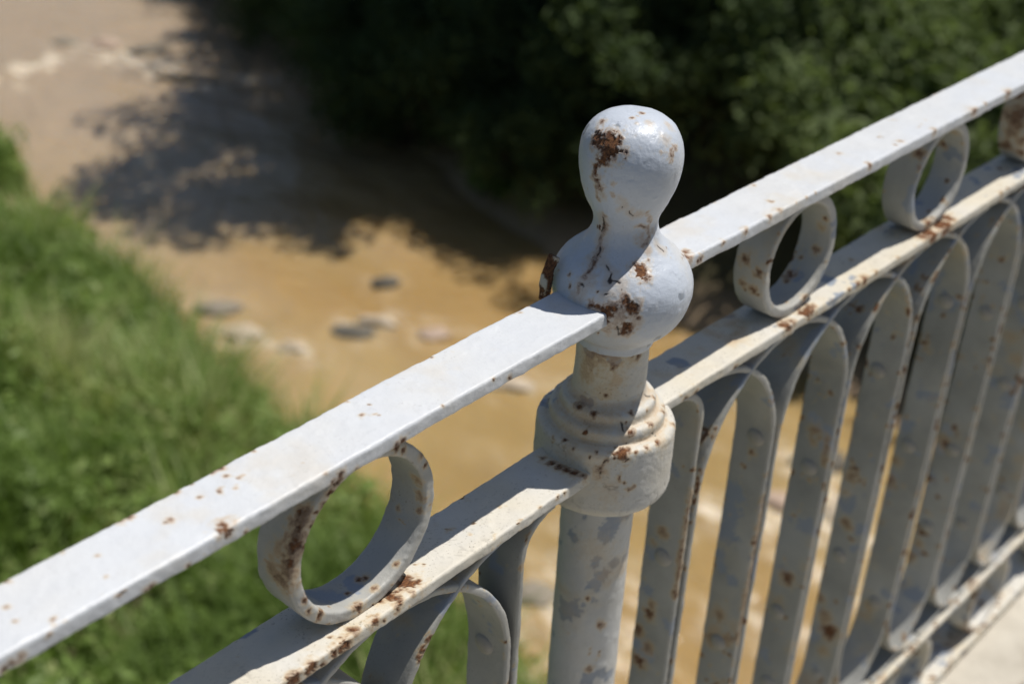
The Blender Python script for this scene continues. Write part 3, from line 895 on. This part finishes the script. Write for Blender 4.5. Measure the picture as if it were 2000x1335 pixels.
RIV = rivet_mesh(0.0078)
EXTRA = {0: dict(streaks=[[6, (1354, 960), (1342, 1030), (1325, 1120), (1312, 1165)]], marks=[(1290, 1035, 11, -0.85), (1265, 1200, 9), (1262, 1260, 12, -0.85), (1245, 1230, 8), (1275, 1060, 9, -0.6), (1245, 1290, 10), (1268, 1180, 11, -0.85)], chips=[(1285, 1085, 26), (1262, 1150, 16), (1255, 1260, 18)]),
         1: dict(streaks=[[6, (1496, 970), (1489, 1030), (1472, 1110), (1458, 1180), (1446, 1260)]], chips=[(1425, 960, 26), (1420, 1000, 30), (1412, 1040, 26), (1405, 1080, 18), (1408, 1110, 12)], marks=[(1465, 880, 6), (1402, 1200, 12, -0.85), (1420, 1250, 11, -0.85), (1392, 1250, 12, -0.85)]),
         2: dict(streaks=[[6, (1612, 850), (1606, 905)]], chips=[(1583, 815, 12), (1597, 830, 14), (1530, 1115, 12)], marks=[(1590, 840, 13, -0.85), (1535, 1128, 9), (1586, 860, 8, -0.7)]),
         3: dict(marks=[(1660, 930, 11, -0.85), (1647, 960, 10, -0.6), (1608, 1205, 15, -0.85), (1615, 1230, 12), (1650, 1020, 11, -0.85), (1600, 1170, 11, -0.85), (1605, 1270, 12, -0.6)], chips=[(1650, 985, 16), (1580, 1240, 14)]),
         4: dict(marks=[(1745, 900, 10, -0.7), (1730, 935, 12, -0.85), (1690, 1000, 13, -0.85), (1695, 1180, 10, -0.7)], chips=[(1740, 930, 12)]),
         5: dict(marks=[(1840, 860, 12, -0.7), (1845, 870, 8), (1760, 1080, 12, -0.85), (1790, 1060, 9, -0.7)], chips=[(1850, 840, 12), (1785, 1075, 14)])}
rb = random.Random(5)
NP = {1: 14, -1: 14}
for s in (-1, 1):
    yaw = SIDE[s][0]
    x0 = 0.0945 if s > 0 else -0.1045
    for k in range(NP[s] + 1):
        xp = x0 + s * PITCH * k
        zt = psec(s, xp)[2] - T2 - BT / 2 + 0.0006
        zb = ZB + BT / 2 - 0.0006
        for side in (-1, 1):
            towards_post = side * s < 0
            sp = RAD
            if k == 0 and towards_post:
                sp = 0.028
            if k == NP[s] and not towards_post:
                sp = 0.028
            x = xp + side * (BT / 2 + 0.0006 + rb.random() * 0.0012)
            near = (k <= 8 and s > 0) or (k <= 2 and s < 0)
            pth = baluster_path(x, side, yaw, zt, zb, sp, sp, RAD if sp == RAD else 0.030)
            bw = 0.0350 if side > 0 else 0.0342
            ew = {}
            if s > 0 and side < 0 and k in EXTRA:
                ew = EXTRA[k]
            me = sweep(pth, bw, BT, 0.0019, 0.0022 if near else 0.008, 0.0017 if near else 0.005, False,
                       dict(base=0.86, dirt=0.55, grime_shade=0.86, chip_t=0.80, seed=120 + k * 2 + (side > 0) + (60 if s < 0 else 0), edge_gain=0.19, **ew))  # dark tone mixes grime with painted shade between the bars
            b = part('baluster', me, rail)
            if side < 0 and k <= 9:
                for zz in (-0.255, -0.420, -0.580):
                    r = bpy.data.objects.new('rivet', RIV)
                    COL.objects.link(r)
                    r.parent = b
                    if not RIV.materials:
                        RIV.materials.append(PAINT)
                    r.location = (x - BT / 2, yaw * x + rb.uniform(-0.004, 0.004), zz + rb.uniform(-0.045, 0.045))

# --- posts closing the two panels, plainer copies of the same turned post
for s in (-1, 1):
    cx = s * 1.745
    cy = SIDE[s][0] * cx
    dz = SIDE[s][3]
    pp = part('post', lathe([(ZP, .0247), (-0.1600, .0247)], (cx, cy), 40, 0.01, dict(base=0.86, dirt=0.5, seed=3), 0), rail)
    part('finial', lathe(FIN, (cx, cy, dz), 64, 0.003, dict(base=0.86, dirt=0.2, seed=1)), pp)
    part('neck', lathe(NECK, (cx, cy, dz), 48, 0.004, dict(base=0.8, dirt=0.9, seed=4)), pp)
    part('collar', lathe(COLL, (cx, cy, dz), 64, 0.003, dict(base=0.86, dirt=0.6, seed=2)), pp)

# ------------------------------------------------------------------ stones
def stone_mats():
    out = {}
    for k, a, b in (('pink', (0.34, 0.245, 0.185), (0.48, 0.37, 0.29)), ('grey', (0.18, 0.155, 0.12), (0.30, 0.26, 0.20)), ('dark', (0.06, 0.055, 0.045), (0.13, 0.115, 0.09)), ('pale', (0.38, 0.30, 0.21), (0.52, 0.44, 0.34))):
        out[k] = simple_noise_material('stone_' + k, a, b, 7, 0.75, 0.5, 0.02)
    return out
SM = stone_mats()
for i, (s, c) in enumerate(zip(STONES, SP)):
    import bmesh
    bm = bmesh.new()
    bmesh.ops.create_icosphere(bm, subdivisions=4, radius=1.0)
    v = np.array([x.co for x in bm.verts])
    n = fbm(v + i * 9.1, 1.3, 4, 500 + i)
    v = v * (0.62 + 0.76 * n)[:, None]
    v = np.sign(v) * np.abs(v) ** 0.88
    v *= np.array([s[2] * 0.72, s[3] * 0.6, s[4] * 0.5])
    a = random.uniform(-0.5, 0.5) - 0.6
    R = np.array([[math.cos(a), -math.sin(a), 0], [math.sin(a), math.cos(a), 0], [0, 0, 1]])
    v = v @ R.T
    for x, co in zip(bm.verts, v):
        x.co = co
    for f in bm.faces:
        f.smooth = True
    me = bpy.data.meshes.new('river_stone')
    bm.to_mesh(me)
    bm.free()
    o = obj('river_stone', me, SM[s[5]])
    o.location = (c[0], c[1], ZW + 0.005)
    tag(o, s[6], 'stone', 'stones in the river')

# ------------------------------------------------------------------ grass on the near bank
def blades(n, area, hmin, hmax, wid, seed):
    g = np.random.default_rng(seed)
    P = []
    tot = 0
    while tot < n:
        c = area(g, n)
        P.append(c)
        tot += len(c)
    P = np.concatenate(P)[:n]
    z = ground_z(P[:, 0], P[:, 1])
    B = np.stack([P[:, 0], P[:, 1], z - 0.02], 1)
    cl = fbm(B, 1.5, 3, 900)
    h = (hmin + (hmax - hmin) * g.random(n)) * np.clip(0.1 + 3.2 * (cl - 0.22), 0.3, 1.9)
    a = g.random(n) * 2 * math.pi
    dirv = np.stack([np.cos(a), np.sin(a), np.zeros(n)], 1)
    side = np.stack([-np.sin(a), np.cos(a), np.zeros(n)], 1)
    lean = h * g.uniform(0.15, 0.8, n)
    wv = wid * g.uniform(0.6, 1.5, n)
    up = np.array([0, 0, 1.0])
    b0 = B - side * wv[:, None] * 0.5
    b1 = B + side * wv[:, None] * 0.5
    mid = B + up * (h * 0.62)[:, None] + dirv * (lean * 0.35)[:, None]
    m0 = mid - side * wv[:, None] * 0.42
    m1 = mid + side * wv[:, None] * 0.42
    tip = B + up * h[:, None] * 0.93 + dirv * lean[:, None]
    V = np.stack([b0, b1, m1, m0, tip], 1).reshape(-1, 3)
    I = np.arange(n) * 5
    q = np.stack([I, I + 1, I + 2, I + 3], 1)
    t = np.stack([I + 3, I + 2, I + 4], 1)
    tone = np.clip(0.5 + (fbm(B, 0.9, 3, 910) - 0.5) * 2.4 + g.normal(0, 0.2, n), 0, 1)
    return V, q, t, np.repeat(tone, 5)
def bank_area(g, n):
    y = g.uniform(1.2, 16, n)
    x = xl(y) + 0.15 + 0.9 * (fbm(np.stack([y, 0 * y, 0 * y], 1), 0.75, 3, 61) - 0.5) - 5.5 * g.random(n) ** 1.4
    keep = g.random(n) < smooth(0.30, 0.5, fbm(np.stack([x, y, 0 * x], 1), 0.9, 3, 31) + np.where(x < xl(y) - 0.4, 0.25, 0.05))
    return np.stack([x, y], 1)[keep]
V, q, t, tone = blades(100000, bank_area, 0.16, 0.48, 0.014, 1)
gw = np.random.default_rng(44)
wc = bank_area(gw, 4200)[:2000]
wc = np.stack([wc[:, 0], wc[:, 1], ground_z(wc[:, 0], wc[:, 1]) + gw.uniform(0.10, 0.42, len(wc))], 1)


# ------------------------------------------------------------------ foliage
def leaf_cloud(centres, radii, per, size, seed, flat=0.85):
    g = np.random.default_rng(seed)
    C = np.repeat(centres, per, 0)
    R = np.repeat(radii, per)
    n = len(C)
    d = g.normal(size=(n, 3))
    d /= np.linalg.norm(d, axis=1)[:, None]
    P = C + d * (R * g.random(n) ** 0.45)[:, None] * np.array([1, 1, flat])
    nrm = d * 0.5 + g.normal(size=(n, 3)) * 0.55 + np.array([0, 0, 0.55])
    nrm /= np.linalg.norm(nrm, axis=1)[:, None]
    t = np.cross(nrm, g.normal(size=(n, 3)))
    t /= np.linalg.norm(t, axis=1)[:, None]
    b = np.cross(nrm, t)
    L = size * g.uniform(0.65, 1.35, n)[:, None]
    Wd = L * g.uniform(0.42, 0.62, n)[:, None]
    base = P - t * L * 0.5
    tip = P + t * L * 0.5 - nrm * L * 0.10
    l = P + b * Wd * 0.5 + nrm * L * 0.08
    r = P - b * Wd * 0.5 + nrm * L * 0.08
    V = np.stack([base, r, tip, l], 1).reshape(-1, 3)
    I = np.arange(n) * 4
    tr = np.concatenate([np.stack([I, I + 1, I + 2], 1), np.stack([I, I + 2, I + 3], 1)])
    tone = np.clip(np.repeat(g.normal(0.45, 0.13, len(centres)), per) + g.normal(0, 0.16, n), 0, 1)
    return V, tr, np.repeat(tone, 4)

wv, wt, wtone = leaf_cloud(wc, gw.uniform(0.10, 0.24, len(wc)), 34, 0.075, 45)
go = obj('grass', mesh_np('grass', np.vstack([V, wv]), q, np.vstack([t, wt + len(V)]), {'tone': np.concatenate([tone, wtone])}, False), GRASS)
tag(go, 'long bright green grass covering the sunny river bank', 'grass', kind='stuff')

def limb(path, radii, seg=8):
    P = np.asarray(path, float)
    T = np.gradient(P, axis=0)
    T /= np.linalg.norm(T, axis=1)[:, None]
    ref = np.where(np.abs(T[:, 2:3]) > 0.9, np.array([[1.0, 0, 0]]), np.array([[0, 0, 1.0]]))
    A = np.cross(T, ref)
    A /= np.linalg.norm(A, axis=1)[:, None]
    B = np.cross(T, A)
    th = np.linspace(0, 2 * math.pi, seg, endpoint=False)
    V = (P[:, None] + (A[:, None] * np.cos(th)[None, :, None] + B[:, None] * np.sin(th)[None, :, None]) * np.asarray(radii)[:, None, None]).reshape(-1, 3)
    n = len(P)
    I = np.arange(n * seg).reshape(n, seg)
    J = np.roll(I, -1, 1)
    q = np.stack([I[:-1], J[:-1], J[1:], I[1:]], -1).reshape(-1, 4)
    return V, q

def join(lst):
    Vs, Qs, k = [], [], 0
    for v, q in lst:
        Vs.append(v)
        Qs.append(q + k)
        k += len(v)
    return np.vstack(Vs), np.vstack(Qs)

def crooked(a, b, n, wob, g):
    a, b = np.asarray(a, float), np.asarray(b, float)
    u = np.linspace(0, 1, n)[:, None]
    p = a + (b - a) * u
    w = g.normal(size=(n, 3)) * wob * np.sin(u * math.pi)
    return p + np.cumsum(w, 0) * 0.35

def make_tree(seed, height, rx, rz, nclump, per, size):
    g = np.random.default_rng(seed)
    trunk_top = np.array([g.normal(0, .25), g.normal(0, .25), height - rz * 0.7])
    L = [limb(crooked((0, 0, -0.3), trunk_top, 12, 0.06, g), np.linspace(0.19, 0.07, 12))]
    cc = np.array([trunk_top[0] - 0.1, trunk_top[1], height - rz])
    cs = []
    for i in range(nclump):
        d = g.normal(size=3)
        d /= np.linalg.norm(d)
        r = g.random() ** 0.4
        cs.append(cc + d * np.array([rx, rx, rz]) * r * np.array([1, 1, 1]) * (0.8 + 0.35 * g.random()))
    cs = np.array(cs)
    for i in range(0, nclump, 5):
        st = np.array([trunk_top[0], trunk_top[1], 1]) * np.array([.6, .6, height * (0.35 + 0.3 * g.random())])
        L.append(limb(crooked(st, cs[i], 8, 0.05, g), np.linspace(0.06, 0.012, 8), 6))
    tv, tq = join(L)
    rad = g.uniform(0.38, 0.72, nclump) * rx / 2.3
    V, tr, tone = leaf_cloud(cs, rad, per, size, seed + 1)
    return mesh_np('trunk', tv, tq), mesh_np('crown', V, None, tr, {'tone': tone}, False)

def make_bush(seed, r, nclump, per, size):
    g = np.random.default_rng(seed)
    cs, L = [], []
    for i in range(nclump):
        a = g.random() * 2 * math.pi
        e = g.random() ** 0.6
        rr = r * e * (0.75 + 0.5 * g.random())
        cs.append((math.cos(a) * rr, math.sin(a) * rr, r * (0.25 + 0.95 * g.random() * math.sqrt(max(0.05, 1 - 0.75 * e * e)))))
    cs = np.array(cs)
    for i in range(0, nclump, 4):
        L.append(limb(crooked((g.normal(0, .05), g.normal(0, .05), -0.15), cs[i], 7, 0.03, g), np.linspace(0.02, 0.006, 7), 5))
    tv, tq = join(L)
    V, tr, tone = leaf_cloud(cs, g.uniform(0.20, 0.42, nclump) * r, per, size, seed + 2)
    return mesh_np('stems', tv, tq), mesh_np('foliage', V, None, tr, {'tone': tone}, False)

def place_plant(name, pair, names, mats, x, y, rot, sc, label, cat, group, dz=0.0):
    root = bpy.data.objects.new(name, None)
    COL.objects.link(root)
    root.location = (x, y, float(ground_z(np.array([x]), np.array([y]))[0]) + dz)
    root.rotation_euler = (0, 0, rot)
    root.scale = (sc, sc, sc)
    tag(root, label, cat, group)
    for me, nm, mt in zip(pair, names, mats):
        o = obj(nm, me, mt, root)
        if nm in ('crown', 'foliage'):
            o['kind'] = 'stuff'
    return root

trees = [make_tree(100 + i, h, rx, rz, 90, 170, 0.14) for i, (h, rx, rz) in enumerate(((6.6, 2.3, 2.2), (7.4, 2.5, 2.6), (6.0, 2.1, 1.9)))]
TREE_SPOTS = [(9.3, 8.1, 0, 1.0), (10.7, 6.6, 2, 0.88), (9.9, 5.9, 0, 0.6), (12.0, 8.9, 2, 1.1), (13.9, 10.7, 1, 1.0), (15.2, 8.6, 0, 1.1), (15.8, 14.5, 2, 1.2), (18.0, 11.0, 1, 1.2)]  # second and third added, crowns out of view, to shade the bank bushes
for x, y, k, sc in TREE_SPOTS:
    place_plant('broadleaf_tree', trees[k], ('trunk', 'crown'), (BARK, LEAF_TREE), x, y, random.random() * 6, sc, 'tall broadleaf tree shading the dark undergrowth on the opposite bank', 'tree', 'trees on the opposite bank')

bushes = [make_bush(200 + i, r, 42, 200, 0.078) for i, r in enumerate((1.0, 1.15, 0.9, 1.25))]
sunny = [make_bush(240 + i, r, 40, 95, 0.105) for i, r in enumerate((0.9, 1.05, 0.8, 1.1))]
rnd = random.Random(3)
def bush_row(pts, label, group, mat=LEAF_BUSH, name='bush'):
    for x, y, sc in pts:
        place_plant(name, (bushes if mat is LEAF_BUSH else sunny)[rnd.randrange(4)], ('stems', 'foliage'), (BARK, mat), x, y, rnd.random() * 6.28, sc, label, 'bush', group)
shade_pts, sun_pts = [], []
for yy in np.arange(2.2, 17, 0.95):
    for xx in (0.35, 1.35, 2.5, 3.8, 5.3):
        y = yy + rnd.uniform(-.35, .35)
        x = float(xr(np.array([y]))[0]) + xx + rnd.uniform(-.3, .3)
        if xx < 0.5 and y < 6.0:
            continue
        rec = (x, y, rnd.uniform(0.75, 1.15))
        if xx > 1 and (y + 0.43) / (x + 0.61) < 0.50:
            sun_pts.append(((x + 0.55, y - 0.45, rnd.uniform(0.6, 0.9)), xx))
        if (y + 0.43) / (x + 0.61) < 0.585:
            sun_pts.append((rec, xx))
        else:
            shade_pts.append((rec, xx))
for pts, kind, mat in ((shade_pts, 'dark', LEAF_BUSH), (sun_pts, 'sunlit green', LEAF_SUN_TINT)):
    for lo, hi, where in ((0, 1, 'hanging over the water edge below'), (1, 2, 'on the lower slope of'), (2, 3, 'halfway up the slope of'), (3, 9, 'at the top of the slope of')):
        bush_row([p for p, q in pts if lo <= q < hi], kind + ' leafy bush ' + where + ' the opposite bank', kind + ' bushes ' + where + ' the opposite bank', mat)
# a sprig reaching out over the water, and a bright young shrub at the foot of the dark bank
sap = make_bush(300, 0.55, 14, 60, 0.10)
sx, sy, _ = at_z(948, 345, -4.75)
place_plant('sapling', sap, ('stems', 'foliage'), (BARK, LEAF_BRIGHT), sx, sy, 0.4, 0.62, 'small bright green shrub low against the dark bank', 'shrub', None)
